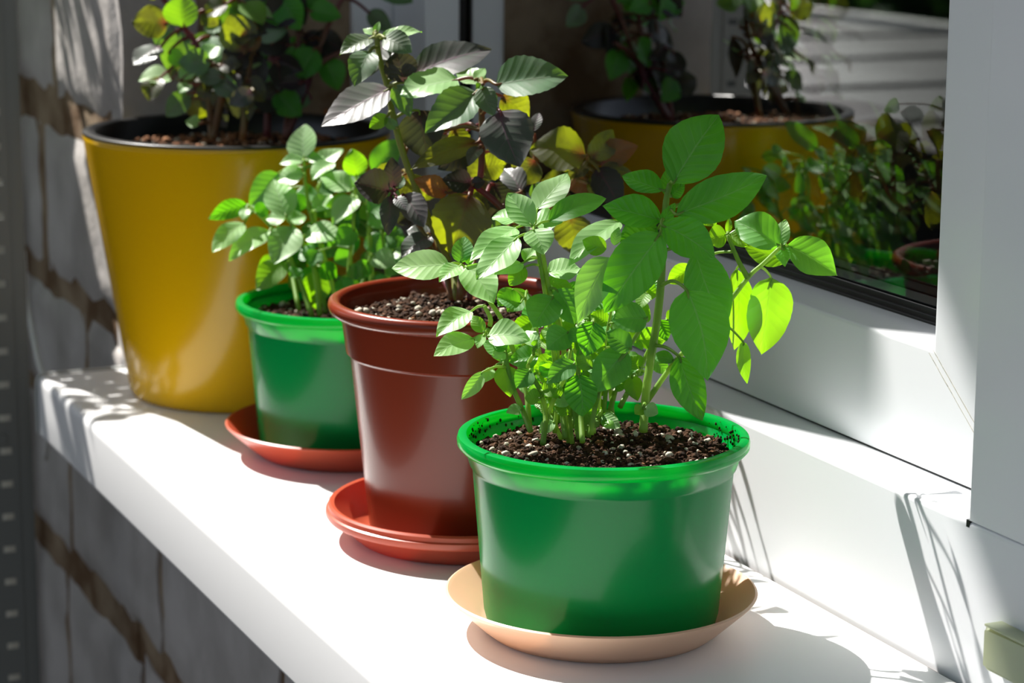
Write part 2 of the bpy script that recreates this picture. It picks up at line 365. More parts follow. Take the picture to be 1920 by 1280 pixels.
# dark room behind the glass
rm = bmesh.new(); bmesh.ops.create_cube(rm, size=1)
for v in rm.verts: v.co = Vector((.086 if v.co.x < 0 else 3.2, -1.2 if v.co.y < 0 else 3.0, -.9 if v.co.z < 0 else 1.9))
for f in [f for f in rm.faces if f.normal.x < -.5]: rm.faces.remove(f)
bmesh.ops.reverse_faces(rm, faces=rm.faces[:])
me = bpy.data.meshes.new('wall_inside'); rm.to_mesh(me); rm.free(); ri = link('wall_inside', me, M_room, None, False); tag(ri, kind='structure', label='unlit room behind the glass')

# ------------------------------------------------------------------ sill
XF, ZB, YE = -.2427, -.0442, .698
sill = empty('window_sill', (-.12, .3, 0)); tag(sill, 'long white laminate window sill the pots stand on', 'window sill')
pr = rounded([(-.0031, -.02), (-.0031, 0), (XF, 0), (XF, ZB), (-.21, ZB), (-.21, -.02)], [0, 0, .0065, .003, 0, 0])
extr('sill_board', pr, 'y', -1.5, YE, M_sill, sill, 60)
cp = rounded([(-.18, .0012), (XF - .0016, .0012), (XF - .0016, ZB - .001), (-.18, ZB - .001)], [0, .0085, .005, 0])
extr('end_cap', cp, 'y', YE + .0012, YE + .0042, M_cap, sill)
cp = rounded([(-.16, .0002), (XF - .0004, .0002), (XF - .0004, ZB), (-.16, ZB)], [0, .0072, .004, 0])
extr('cap_groove', cp, 'y', YE - .0001, YE + .0013, M_groove, sill)
sg = boxm('sealant_joint', -.0031, 0, -1.5, .70, -.01, -.0018, M_gap); tag(sg, 'thin brown joint line between white sill and window frame', 'sealant')
# pale green cap on the frame face at the right edge
hc = empty('drain_cap', (0, -.14, .02)); tag(hc, 'pale green translucent plastic cap on the white frame at the lower right', 'cap')
pts = rounded([(-.124, .037), (-.124, .016), (-.19, .017), (-.19, .039)], .0035)
o = extr('cap_body', pts, 'x', -.009, -.0002, M_hinge, hc)
bm = bmesh.new(); bm.from_mesh(o.data); bmesh.ops.bevel(bm, geom=[e for e in bm.edges if all(v.co.x < -.0085 for v in e.verts)], offset=.0022, segments=3, affect='EDGES'); bm.to_mesh(o.data); bm.free()
boxm('cap_lip', -.0095, -.0002, -.19, -.1265, .0366, .0378, M_hinge, hc, .0004)

# ------------------------------------------------------------------ perforated post, pipe, cable
sh = empty('shelf_post', (-.245, .80, -.9)); tag(sh, 'grey slotted steel shelf post at the left edge in front of the wall', 'shelf post')
vs = []; fs = []; X0, X1 = -.275, -.2375; ys = .80; pitch = .0256; n = 36
sx0, sx1, sh2 = -.2512, -.2420, .0027
def q4(a, b, c, d, y=ys): b0 = len(vs); vs.extend([(a, y, c), (b, y, c), (b, y, d), (a, y, d)]); fs.append((b0, b0 + 1, b0 + 2, b0 + 3))
for i in range(n):
    zc = -.2322 + pitch * (i - 11); q4(X0, sx0 - .018, zc - pitch / 2, zc + pitch / 2); q4(sx0 - .018 + .009, sx0, zc - pitch / 2, zc + pitch / 2); q4(sx1, X1, zc - pitch / 2, zc + pitch / 2)
    for (a, b) in ((sx0 - .018, sx0 - .009), (sx0, sx1)):
        q4(a, b, zc - pitch / 2, zc - sh2); q4(a, b, zc + sh2, zc + pitch / 2)
pm = mesh('post_face', vs, fs, M_steel, sh, False)
md = pm.modifiers.new('thick', 'SOLIDIFY'); md.thickness = .0018; md.offset = 1
boxm('post_flange', -.2377, -.2268, .7995, .8015, -.51, .396, M_steel, sh, .0006); boxm('post_side', -.2285, -.2265, .80, .825, -.51, .396, M_steel, sh)
lathe('bolt_head', [(0, .003), (.0035, .003), (.0045, .001), (.0045, 0)], (0, 0, 0), M_steel, sh, 16).matrix_local = Matrix.Translation(Vector((-.2495, .7995, -.069)) - sh.location) @ Matrix.Rotation(math.pi / 2, 4, 'X')
sf = empty('shelf', (-.65, 2.1, -.95)); tag(sf, 'grey shelf beyond the far end of the sill, outside the frame', 'shelf')
boxm('shelf_plate', -1.1, -.20, 1.29, 2.9, .66, .69, M_steel, sf)
for x_, y_ in ((-1.08, 1.31), (-.22, 1.31), (-1.08, 2.88), (-.22, 2.88)): boxm('leg', x_ - .015, x_ + .015, y_ - .015, y_ + .015, -.95, .66, M_steel, sf)
vs = []; fs = []; tube_geo(vs, fs, smooth_path([(-.200, 1.03, .7), (-.2005, 1.03, .2), (-.195, 1.03, .0), (-.196, 1.03, -.6)]), .0095, .0095, 14)
o = mesh('wall_pipe', vs, fs, M_pipe); tag(o, 'beige pipe running up the wall behind the slotted post', 'pipe')
vs = []; fs = []; tube_geo(vs, fs, smooth_path([at(44, 470, 1.96), at(50, 560, 1.95), at(62, 630, 1.93), at(74, 685, 1.90), at(86, 720, 1.885), at(92, 780, 1.88), at(86, 860, 1.90)]), .0022, .0022, 8)
o = mesh('cable', vs, fs, M_capstone); tag(o, 'pale cable curving down the wall past the end of the sill', 'cable')

# ------------------------------------------------------------------ pots
A = (-.1171, .0370); B = (-.1176, .2087); Cc = (-.1107, .4111); D = (-.1219, .6007)
def soil(c, r, z, label, mound=.004, bark=False, seed=1, slope=0, rings=(), smear=None):
    rs = random.Random(seed)
    root = empty('potting_soil', (c[0], c[1], z)); tag(root, label, 'soil'); root['kind'] = 'stuff'
    vs = []; fs = []; nr, na = 34, 110
    def hz(x, y):
        d = math.hypot(x, y) / r
        return mound * (1 - d * d) + .0022 * noise.noise(Vector((x * 90, y * 90, seed))) + .0012 * noise.noise(Vector((x * 260, y * 260, seed))) + slope * (x * .4 + y) / r
    vs.append((c[0], c[1], z + hz(0, 0)))
    for i in range(1, nr + 1):
        for j in range(na):
            a = 2 * math.pi * j / na; q = r * min(i / nr, 1) * (1 if i < nr else .985); x = q * math.cos(a); y = q * math.sin(a); vs.append((c[0] + x, c[1] + y, z + hz(x, y) - (.001 if i == nr else 0)))
    for j in range(na): fs.append((0, 1 + j, 1 + (j + 1) % na))
    for i in range(nr - 1):
        for j in range(na): a = 1 + i * na; k = (j + 1) % na; fs.append((a + j, a + na + j, a + na + k, a + k))
    pb = 1 + (nr - 1) * na
    for rr_, dz in rings:
        b = len(vs)
        for j in range(na): a = 2 * math.pi * j / na; vs.append((c[0] + rr_ * math.cos(a), c[1] + rr_ * math.sin(a), z + dz))
        for j in range(na): k = (j + 1) % na; fs.append((pb + j, b + j, b + k, pb + k))
        pb = b
    fs.append(tuple(range(pb, pb + na))[::-1])
    o = mesh('soil_body', vs, fs, M_soil, root); o['kind'] = 'stuff'
    ico = [(0, 0, 1), (.89, 0, .45), (.28, .85, .45), (-.72, .53, .45), (-.72, -.53, .45), (.28, -.85, .45), (.72, .53, -.45), (-.28, .85, -.45), (-.89, 0, -.45), (-.28, -.85, -.45), (.72, -.53, -.45), (0, 0, -1)]
    icf = [(0, 1, 2), (0, 2, 3), (0, 3, 4), (0, 4, 5), (0, 5, 1), (1, 6, 2), (2, 7, 3), (3, 8, 4), (4, 9, 5), (5, 10, 1), (6, 7, 2), (7, 8, 3), (8, 9, 4), (9, 10, 5), (10, 6, 1), (11, 7, 6), (11, 8, 7), (11, 9, 8), (11, 10, 9), (11, 6, 10)]
    def scatter(name, n, s0, s1, m, sink=.3, rr=.97, smooth=False):
        vs = []; fs = []
        for _ in range(n):
            a = rs.uniform(0, 6.283); q = r * rr * math.sqrt(rs.random()); x, y = q * math.cos(a), q * math.sin(a)
            s = s0 * (s1 / s0) ** (rs.random() ** 1.5); e = (rs.uniform(.6, 1.4), rs.uniform(.6, 1.3), rs.uniform(.5, 1.1)); ro = Matrix.Rotation(rs.uniform(0, 6), 3, 'Z') @ Matrix.Rotation(rs.uniform(-.8, .8), 3, 'X')
            b = len(vs)
            for p in ico: vs.append(Vector((c[0] + x, c[1] + y, z + hz(x, y) + s * sink)) + ro @ Vector([p[i] * s * e[i] * rs.uniform(.8, 1.15) for i in range(3)]))
            fs.extend([tuple(b + i for i in f) for f in icf])
        o = mesh(name, vs, fs, m, root, smooth); o['kind'] = 'stuff'
    q = (r / .064) ** 2
    scatter('soil_crumb', int(5200 * q), .0004, .0021, M_crumb)
    scatter('bark_crumb', int((110 if not bark else 600) * q), .0006, .0024 if not bark else .004, M_bark)
    scatter('perlite', int(300 * q), .0003, .0026, M_perl, .5, .95, True)
    if smear:      # specks of soil left on the inside of the rim
        vs = []; fs = []
        for _ in range(170):
            a = rs.choice((rs.gauss(2.6, .5), rs.gauss(-.35, .35), rs.gauss(3.6, .5))); zz_ = z + .0015 + .0075 * rs.random() ** 1.6; rr_ = smear[0] + (smear[1] - smear[0]) * min(1, (zz_ - z) / .009) - .0001
            sc_ = rs.uniform(.0003, .0011); P = Vector((c[0] + rr_ * math.cos(a), c[1] + rr_ * math.sin(a), zz_)); b = len(vs)
            for q_ in ico: vs.append(P + Vector((q_[0] * sc_ * .6, q_[1] * sc_ * .6, q_[2] * sc_)))
            fs.extend([tuple(b + i for i in f) for f in icf])
        o = mesh('rim_soil', vs, fs, M_soil, root, False); o['kind'] = 'stuff'
    return root
def green_pot(c, label, z0=.0042):
    root = empty('flower_pot', (c[0], c[1], z0)); tag(root, label, 'flower pot', 'green plastic pots')
    H = .0964
    out = [(0, z0), (.0535, z0), (.0556, z0 + .0012), (.0568, z0 + .006), (.0625, .0795), (.0630, .0812), (.0640, .0822), (.0660, .0895), (.0663, .0900)]
    inn = [(.0647, .0905), (.0625, .0822), (.0609, .0795), (.0553, z0 + .008), (.054, z0 + .002), (0, z0 + .002)]
    lathe('pot_body', out + [(.0655, .0925)] + inn, (c[0], c[1], 0), M_gpot, root, 128, 35)
    lip = [(.0655, .0895), (.0682, .0900), (.0698, .0918), (.0700, .0942), (.0694, .0962), (.0675, .0968), (.0655, .0966), (.0648, .0952), (.0648, .0905)]
    lathe('pot_rim', lip, (c[0], c[1], 0), M_gpot, root, 128, 50, True)
    return root
def saucer(c, R, z, rb, m, label, lip=.0016, ring=False):
    root = empty('saucer', (c[0], c[1], 0)); tag(root, label, 'saucer')
    out = [(0, .0004), (rb - .004, .0), (rb, .0006), (rb + .0045, .0042), (R - .0026, z - .003), (R - .0004, z - .0008), (R, z), (R - .0012, z + .0006), (R - .0028, z - .0004)]
    if ring: out = [(0, .0004), (rb - .004, 0), (rb, .0006), (rb + .004, .004), (R - .0045, z - .0075), (R - .0008, z - .0072), (R, z - .0058), (R - .0002, z - .0035), (R - .0014, z - .0028), (R - .0016, z - .0006), (R - .0028, z + .0004), (R - .0048, z), (R - .0058, z - .0018)]
    inn = [(rb + .0035, .0062), (rb - .002, .0026), (rb - .012, .0020), (rb - .0135, .0028), (rb - .016, .0028), (rb - .0175, .0020), (0, .0020)]
    lathe('saucer_dish', out + inn, (c[0], c[1], 0), m, root, 128, 40)
    return root
saucer(A, .0755, .0192, .0555, M_peach, 'shallow peach plastic saucer under the front green pot')
saucer(B, .0759, .0200, .0585, M_terra, 'terracotta saucer with a ringed lip under the brown pot', ring=True)
saucer(Cc, .0775, .0190, .0570, M_terra, 'terracotta saucer under the small green pot beside the yellow one')
green_pot(A, 'glossy green plastic pot in front, on the peach saucer')
green_pot(Cc, 'green plastic pot standing between yellow pot and brown pot')
bp = empty('flower_pot', (B[0], B[1], .0042)); tag(bp, 'reddish brown plastic pot with rolled rim in the middle', 'flower pot')
zb = .0042
lathe('pot_body', [(0, zb), (.0492, zb), (.0512, zb + .001), (.0522, zb + .005), (.0618, .1018), (.0624, .1030), (.0640, .1040), (.0668, .1240), (.0672, .1262), (.0656, .1262), (.0624, .104), (.0604, .1018), (.051, zb + .008), (.049, zb + .002), (0, zb + .002)], (*B, 0), M_bpot, bp, 128, 35)
lathe('pot_rim', [(.0664, .1242), (.0706, .1246), (.0728, .1264), (.0737, .1292), (.0730, .1318), (.0708, .1330), (.0684, .1326), (.0668, .1308), (.0656, .1262)], (*B, 0), M_bpot, bp, 128, 50, True)
yp = empty('flower_pot', (D[0], D[1], 0)); tag(yp, 'large yellow planter at the far end of the sill', 'flower pot')
lathe('pot_body', [(0, 0), (.0725, 0), (.0752, .0014), (.0768, .005), (.1036, .1758), (.1040, .1786), (.1034, .1798), (.1010, .1798), (.0740, .008), (0, .006)], (*D, 0), M_yellow, yp, 128, 40)
lathe('liner', [(.1020, .1785), (.1036, .1797), (.1042, .1804), (.1041, .1814), (.1032, .1819), (.0968, .1817), (.0952, .1806), (.0915, .158), (.088, .13)], (*D, 0), M_liner, yp, 128, 50)
soil(A, .0634, .0868, 'dark potting soil with white perlite in the front green pot', .0030, seed=3, slope=-.0006, rings=[(.0622, -.004), (.0600, -.0080), (.0572, -.045)], smear=(.0638, .0647))
soil(B, .0640, .1210, 'brown crumbly potting soil in the reddish brown pot', .006, seed=5, rings=[(.0618, -.0155), (.0592, -.0200), (.0560, -.055)])
soil(Cc, .0632, .0845, 'dark soil in the small green pot behind', .003, seed=7, rings=[(.0615, -.003), (.0598, -.0060), (.0570, -.045)])
soil(D, .0918, .1660, 'soil deep inside the yellow planter', .004, bark=True, seed=9, rings=[(.0860, -.033), (.084, -.035)])

# ------------------------------------------------------------------ leaves and plants
HX = Vector((-.4021, -.9156, 0)); UPV = Vector((0, 0, 1)); SIDE = HX.cross(UPV)
def leaf(parent, Bp, Tp, n, wd, m, fold=.18, arch=.06, serr=.03, curl=0, NU=18, NV=7, rs=random):
    a = Tp - Bp; L = a.length; a = a / L; n = (n - a * n.dot(a)).normalized(); c = n.cross(a)
    vs = []; fs = []; uv = []; ph = rs.uniform(0, 6); wav = rs.uniform(.015, .05) ; asym = rs.uniform(-.05, .05); bend = rs.uniform(-.05, .05)
    kk = rs.uniform(.66, .80); pw = rs.uniform(.84, 1.02); mx = (kk / (kk + pw)) ** kk * (pw / (kk + pw)) ** pw; nserr = rs.choice([8, 9, 10, 11])
    for i in range(NU + 1):
        t = i / NU; tt = t ** .92
        h = (wd / 2) * (tt ** kk) * ((1 - tt) ** pw) / mx
        if t > .12: h *= 1 - serr * ((t * nserr) % 1.0)
        h = max(h, wd * .012 if i < NU else 0)
        for j in range(-NV, NV + 1):
            s = j / NV; sa = abs(s)
            z = fold * h * sa ** 1.3 * (1 - .35 * sa) + arch * L * math.sin(math.pi * t) - curl * L * (t ** 3 - t)
            z += wav * wd * math.sin(t * 9 + ph + (2 if s > 0 else 0)) * sa * sa
            z -= (.013 if m is L_shade else .0045) * wd * abs(math.sin(math.pi * (t * 7 - sa ** .8 * 1.7 + .5))) ** 3 * (1 if 0 < sa < 1 else 0) * math.sin(math.pi * sa) * (1 - t)
            x = h * (s + asym * (1 - s * s)) + bend * L * math.sin(math.pi * t)
            vs.append(Bp + a * (L * t) + c * x + n * z); uv.append((t, s * .5 + .5))
    W = 2 * NV + 1
    for i in range(NU):
        for j in range(W - 1): q = i * W + j; fs.append((q, q + 1, q + W + 1, q + W))
    return mesh('leaf', vs, fs, m, parent, True, None, uv)
def nrm(al, be):
    al, be = math.radians(al), math.radians(be)
    h = HX * math.cos(be) + SIDE * math.sin(be); return (h * math.cos(al) + UPV * math.sin(al)).normalized()
def plant(label, depth, stems, leaves, smat=M_stemg, serr=.03, name='basil_plant', group=None, r0=.0014, r1=.0009, pet=.0006, seed=0, cat='plant', node_r=90):
    """stems: polylines of (u, v[, dd]) ; leaves: (u0,v0,u1,v1,width,kind,elev[,azim[,dd]]): the blade's base and tip where they are seen,
    its own distance, and the way its upper face looks (elevation of the normal and turn from the viewer)"""
    rs = random.Random(seed); P3 = []
    for st in stems: P3.append(smooth_path([at(p[0], p[1], depth + (p[2] if len(p) > 2 else 0)) for p in st], 5))
    root = empty(name, P3[0][0]); tag(root, label, cat, group)
    vs = []; fs = []
    for p in P3: tube_geo(vs, fs, p, r0, r1, 8)
    allp = [q for p in P3 for q in p[2:]]
    mid = len(vs)
    for lf in leaves:
        u0, v0, u1, v1, wp, kd, al = lf[:7]; be = lf[7] if len(lf) > 7 else rs.uniform(-22, 22); dd = lf[8] if len(lf) > 8 else rs.uniform(-.012, .012)
        # choose the distance of the blade near that of the stem point it grows from
        near = min(allp, key=lambda q: math.hypot(px(q)[0] - u0, px(q)[1] - v0)); pu = px(near)
        d0 = pu[2] + dd; n = nrm(al, be); Bp = at(u0, v0, d0)
        ray = (CF + CR * ((u1 - 960) / FPX) - CU * ((v1 - 640) / FPX)); den = ray.dot(n)
        Tp = None
        if abs(den) > .05:
            t = (Bp - CO).dot(n) / den
            if abs(t - d0) < .055: Tp = CO + ray * t
            else: Tp = CO + ray * (d0 + math.copysign(.045, t - d0))
        if Tp is None: Tp = CO + ray * d0
        a = (Tp - Bp).normalized(); n2 = (n - a * n.dot(a)).normalized(); c = n2.cross(a)
        e0 = px(Bp); e1 = px(Bp + c * .01); ad = Vector((u1 - u0, v1 - v0)).normalized(); cd_ = Vector((e1[0] - e0[0], e1[1] - e0[1]))
        app = abs(cd_.x * ad.y - cd_.y * ad.x) / .01; wd = min(wp / max(app, 900), (Tp - Bp).length * 1.05)
        wd *= 1.13; fold = rs.uniform(.16, .44); arch = rs.uniform(.02, .09)
        # keep upper faces pointing away from the ground
        leaf(root, Bp, Tp, n2, wd, LM[kd], fold, arch, serr, 0, rs=rs)
        if math.hypot(pu[0] - u0, pu[1] - v0) < node_r:
            m = (near + Bp) / 2 + Vector((0, 0, .10)) * (near - Bp).length; tube_geo(vs, fs, smooth_path([near, m, Bp, Bp + (Tp - Bp) * .10], 4), pet * 1.25, pet * .7, 6)
    mesh('stem', vs, fs, smat, root)
    return root

S_, B_, H_ = 62, 8, 38     # sunlit upper face / hanging, seen against the light / half tilted
dA, dB, dC, dD = 1.152, 1.296, 1.486, 1.635
plant('tall green basil with the largest smooth leaves, right side of front pot', dA - .01,
  [[(1206, 808, -.01), (1213, 720), (1232, 600), (1240, 520), (1243, 440), (1247, 400), (1250, 370), (1256, 345)]],
  [(1263, 343, 1348, 215, 100, 'G', 18, 5), (1268, 402, 1438, 329, 76, 'G', 15, -10, -.02), (1238, 437, 1133, 587, 88, 'G', 12, 8, -.03), (1240, 413, 1129, 386, 56, 'G', 38, 0),
   (1234, 428, 1160, 452, 62, 'G', 30, 15, .02), (1240, 421, 1341, 484, 66, 'G', 25, -12, -.025), (1243, 357, 1166, 330, 40, 'G', 48, 0), (1252, 368, 1251, 315, 24, 'G', 5, 0),
   (1281, 340, 1327, 322, 24, 'w', 60, 0, .02), (1258, 368, 1284, 345, 28, 'G', 20), (1240, 424, 1266, 380, 22, 'G', 10, 0, -.01), (1322, 400, 1342, 424, 30, 'l', 20, 0, .03),
   (1287, 543, 1327, 714, 100, 'G', 8, -6, -.03), (1304, 472, 1362, 612, 78, 'G', 10, -12, .0), (1273, 668, 1317, 789, 58, 'G', 12, 4, -.01),
   (1208, 766, 1234, 775, 30, 'w', 40, 0, -.01), (1207, 764, 1190, 776, 26, 'l', 30, 0, -.01), (1238, 440, 1205, 520, 40, 'G', 20, 20, .02),
   (1236, 600, 1250, 640, 30, 'G', 20, 0, .02)], r0=.0022, r1=.0014, pet=.0008, seed=1)
plant('green basil shoot leaning right over the sill beside the window', dA + .01,
  [[(1213, 752, 0), (1270, 673), (1340, 600), (1402, 521), (1430, 495), (1462, 464)], [(1402, 521), (1385, 490), (1364, 440)]],
  [(1476, 460, 1570, 516, 62, 'g', 30, -15), (1465, 460, 1473, 411, 30, 'w', 25, 25), (1462, 460, 1377, 414, 62, 'g', 35, 10, -.01), (1480, 484, 1396, 462, 40, 'l', 15, 10, .01),
   (1462, 462, 1472, 500, 26, 'g', 30), (1362, 440, 1324, 448, 52, 'l', 20, 10), (1364, 438, 1367, 408, 12, 'l', 20), (1366, 438, 1402, 462, 30, 'l', 40),
   (1446, 521, 1427, 665, 78, 'l', 5, -18), (1381, 505, 1376, 657, 46, 'l', 8, -30), (1393, 640, 1401, 720, 25, 'l', 8, -10), (1300, 500, 1252, 530, 34, 'l', 12, 0, .02),
   (1264, 676, 1222, 668, 22, 'g', 50), (1470, 462, 1452, 440, 22, 'g', 40)], seed=2)
plant('pale twin stemmed green basil in the middle of the front pot', dA - .005,
  [[(1060, 822, -.01), (1050, 740), (1035, 640), (1022, 547), (1008, 470), (1000, 425)], [(1086, 822, -.01), (1070, 730), (1050, 620), (1030, 543), (1017, 473), (1003, 425)]],
  [(1007, 393, 1065, 324, 48, 'w', 58, 10, .01), (998, 424, 952, 362, 48, 'w', 32, 10, -.01), (970, 414, 922, 408, 30, 'w', 66), (1028, 414, 1137, 372, 40, 'g', 48, 0),
   (1000, 417, 1055, 415, 38, 'w', 60, 0, .01), (1000, 430, 1020, 477, 50, 'w', 45, 0, -.015), (968, 427, 880, 492, 42, 'w', 62, 0, .01), (970, 445, 893, 524, 50, 'w', 50, 10, -.01),
   (980, 493, 927, 515, 30, 'w', 62), (985, 500, 955, 535, 32, 'l', 20), (985, 490, 1005, 466, 28, 'w', 55), (1027, 510, 1089, 503, 38, 'w', 60), (1020, 530, 1075, 542, 32, 'l', 30),
   (1037, 557, 1000, 614, 62, 'g', 35, 10, -.01), (1043, 542, 1078, 608, 50, 'g', 25, 0, -.005), (1163, 415, 1066, 500, 42, 'w', 62, 0, .03), (1137, 467, 1092, 450, 34, 'l', 15, 0, .01), (1152, 460, 1161, 425, 18, 'w', 20, 0, .01)], seed=3)
plant('pale basil shoot with a long leaf reaching left over the brown pot', dA + .02,
  [[(993, 805, -.01), (985, 720), (960, 650), (942, 602), (925, 575), (900, 540), (866, 497)]],
  [(842, 495, 734, 503, 52, 'w', 48, 5), (863, 493, 872, 443, 36, 'g', 25, 20), (863, 498, 823, 529, 28, 'w', 62), (874, 500, 925, 570, 58, 'w', 46, 0, -.01), (880, 497, 884, 458, 18, 'g', 20),
   (952, 665, 905, 640, 30, 'g', 40)], seed=4)
plant('small leaved basil at the left rim of the front pot', dA - .01,
  [[(995, 808, -.01), (978, 765), (962, 727), (950, 680), (945, 655), (912, 627)], [(912, 627), (920, 600), (908, 573)]],
  [(884, 583, 818, 632, 40, 'w', 52), (888, 634, 813, 668, 40, 'w', 50), (908, 623, 886, 592, 24, 'l', 30), (914, 630, 994, 638, 46, 'w', 52, 0, -.01), (907, 628, 895, 653, 18, 'w', 50),
   (906, 697, 865, 749, 26, 'w', 30), (923, 690, 905, 718, 20, 'w', 50), (947, 660, 923, 668, 34, 'w', 40), (943, 685, 957, 744, 42, 'l', 22), (950, 655, 925, 640, 28, 'g', 40), (978, 768, 949, 773, 20, 'w', 50)], seed=5)
plant('short bushy basil seedling with round buds, left of centre in front pot', dA - .015,
  [[(1018, 832, -.01), (1023, 780), (1013, 733), (990, 690), (1000, 665)], [(1018, 832, -.01), (1024, 790), (1040, 745), (1062, 700), (1070, 655)]],
  [(1010, 667, 954, 678, 40, 'g', 42), (994, 693, 968, 728, 36, 'g', 30), (1013, 746, 984, 746, 30, 'l', 40), (1017, 733, 1046, 727, 32, 'l', 35), (1000, 655, 1010, 635, 16, 'l', 30),
   (1067, 622, 1025, 655, 48, 'g', 28), (1078, 680, 1025, 719, 38, 'g', 35, 0, -.02), (1005, 650, 985, 620, 30, 'w', 55), (1012, 700, 1040, 690, 32, 'g', 40), (1050, 745, 1030, 715, 26, 'l', 30)], seed=6)
plant('basil seedling with a dark leaf hanging at the centre of front pot', dA - .02,
  [[(1092, 828, -.01), (1088, 770), (1084, 700), (1095, 640), (1113, 600)], [(1108, 815), (1113, 777), (1130, 720), (1173, 660), (1213, 597)]],
  [(1113, 603, 1098, 668, 50, 'G', 15), (1085, 702, 1092, 781, 56, 'G', 18, 0, -.015), (1183, 655, 1136, 622, 40, 'g', 25), (1175, 657, 1112, 735, 62, 'g', 25), (1213, 597, 1147, 600, 54, 'g', 35),
   (1140, 482, 1083, 606, 60, 'w', 30, -22, -.01), (1090, 640, 1070, 615, 32, 'g', 40), (1120, 700, 1150, 690, 34, 'l', 30), (1100, 760, 1120, 745, 24, 'l', 35), (1110, 690, 1080, 668, 28, 'l', 20)], seed=7)
plant('thin stemmed basil seedling behind the tall one near the back rim', dA + .03,
  [[(1140, 785, -.02), (1157, 720), (1177, 660), (1190, 600), (1200, 540)], [(1163, 762, -.02), (1200, 690), (1225, 640), (1250, 600)]],
  [(1223, 672, 1254, 702, 26, 'g', 30), (1207, 697, 1146, 713, 22, 'w', 60), (1185, 705, 1196, 752, 32, 'l', 15), (1200, 545, 1165, 530, 40, 'w', 55), (1200, 540, 1232, 555, 42, 'l', 25),
   (1190, 600, 1215, 570, 40, 'l', 20), (1190, 610, 1160, 650, 40, 'l', 20), (1225, 640, 1245, 610, 34, 'l', 25), (1250, 600, 1275, 590, 36, 'l', 20), (1185, 600, 1170, 560, 36, 'w', 50),
   (1160, 715, 1135, 690, 30, 'l', 25), (1200, 690, 1180, 668, 30, 'l', 30)], seed=8)
# low fill of seedlings: thin stems with cotyledon-size leaves
rs = random.Random(21)
seedl = [(1040, 812, 1047, 650), (1073, 832, 1070, 700), (1053, 825, 1030, 745), (1113, 812, 1128, 770), (1082, 830, 1088, 690), (1100, 818, 1075, 640), (1030, 800, 1005, 600), (1120, 800, 1150, 560), (1066, 830, 1050, 590), (1150, 790, 1130, 640), (1098, 818, 1110, 540), (1104, 820, 1098, 735)]
for i, (u0, v0, u1, v1) in enumerate(seedl):
    lv = []
    for k in range(7):
        t = .25 + .75 * (k // 2 + 1) / 4; t = min(t, 1); u = u0 + (u1 - u0) * t; v = v0 + (v1 - v0) * t; sg_ = 1 if k % 2 else -1
        ln = rs.uniform(22, 46); lv.append((u + sg_ * 4, v, u + sg_ * ln, v + rs.uniform(-20, 26), ln * rs.uniform(.7, .9), rs.choice('glwl'), rs.choice([20, 35, 55, 30])))
    plant('slim basil seedling in the dense clump at the centre of the front pot', dA + rs.uniform(-.012, .03), [[(u0, v0, -.0), ((u0 + u1) / 2 + rs.uniform(-6, 6), (v0 + v1) / 2), (u1, v1)]], lv, r0=.0011, r1=.0007, pet=.0005, seed=40 + i, group='seedlings in the clump of the front pot')

def filler(n, u0, u1, v0, v1, kinds, ln0, ln1, els, seed, dd=(-.01, .03)):
    q = random.Random(seed); out = []
    for _ in range(n):
        u = q.uniform(u0, u1); v = q.uniform(v0, v1); L = q.uniform(ln0, ln1); a = q.uniform(-.5, 3.6)
        out.append((u, v, u + L * math.cos(a), v + L * .8 * math.sin(a) + 6, L * q.uniform(.62, .8), q.choice(kinds), q.choice(els), q.uniform(-30, 30), q.uniform(*dd)))
    return out
plant('many leaved low basil filling the middle of the front pot behind the slim stems', dA + .03,
  [[(1075, 800, -.03), (1080, 700), (1075, 600), (1060, 530)], [(1040, 800, -.03), (1020, 690), (1000, 620), (985, 560)], [(1130, 795, -.03), (1140, 690), (1150, 600), (1165, 540)]],
  filler(44, 960, 1215, 520, 715, 'gglwG', 34, 62, (12, 25, 40, 55), 31), r0=.0012, r1=.0008, pet=.0005, seed=31, node_r=120)
# small green pot
plant('bushy pale green basil in the small green pot, left stems', dC,
  [[(600, 592, -.01), (588, 500), (560, 440), (538, 408)], [(585, 592, -.01), (560, 520), (520, 440), (467, 385)], [(640, 592), (610, 490), (578, 380), (570, 300)]],
  [(570, 297, 573, 232, 50, 'w', 30, 30), (568, 303, 524, 308, 20, 'w', 55), (590, 314, 644, 279, 28, 'w', 55), (577, 302, 606, 293, 22, 'w', 60), (570, 328, 519, 340, 34, 'w', 50),
   (522, 325, 467, 390, 46, 'g', 20, 20, .02), (463, 384, 390, 411, 34, 'G', 20), (537, 407, 512, 334, 56, 'w', 44, 0, -.02), (535, 410, 496, 411, 24, 'w', 50), (540, 415, 574, 405, 26, 'w', 55),
   (546, 424, 513, 496, 56, 'w', 44, 0, -.02), (505, 433, 429, 488, 36, 'w', 50), (458, 418, 398, 474, 36, 'w', 48), (462, 390, 455, 413, 18, 'w', 50), (480, 398, 470, 385, 14, 'w', 50),
   (573, 440, 641, 445, 38, 'w', 56), (640, 443, 655, 490, 28, 'w', 45), (537, 493, 480, 544, 44, 'l', 30), (590, 508, 592, 579, 48, 'l', 12), (590, 396, 620, 364, 32, 'w', 50),
   (625, 305, 585, 338, 26, 'w', 60), (560, 520, 545, 500, 22, 'g', 40), (590, 480, 560, 470, 32, 'g', 45), (600, 500, 632, 520, 34, 'G', 20), (575, 390, 545, 370, 34, 'G', 20), (480, 400, 503, 385, 30, 'G', 20)], seed=9, r0=.0018, pet=.0007)
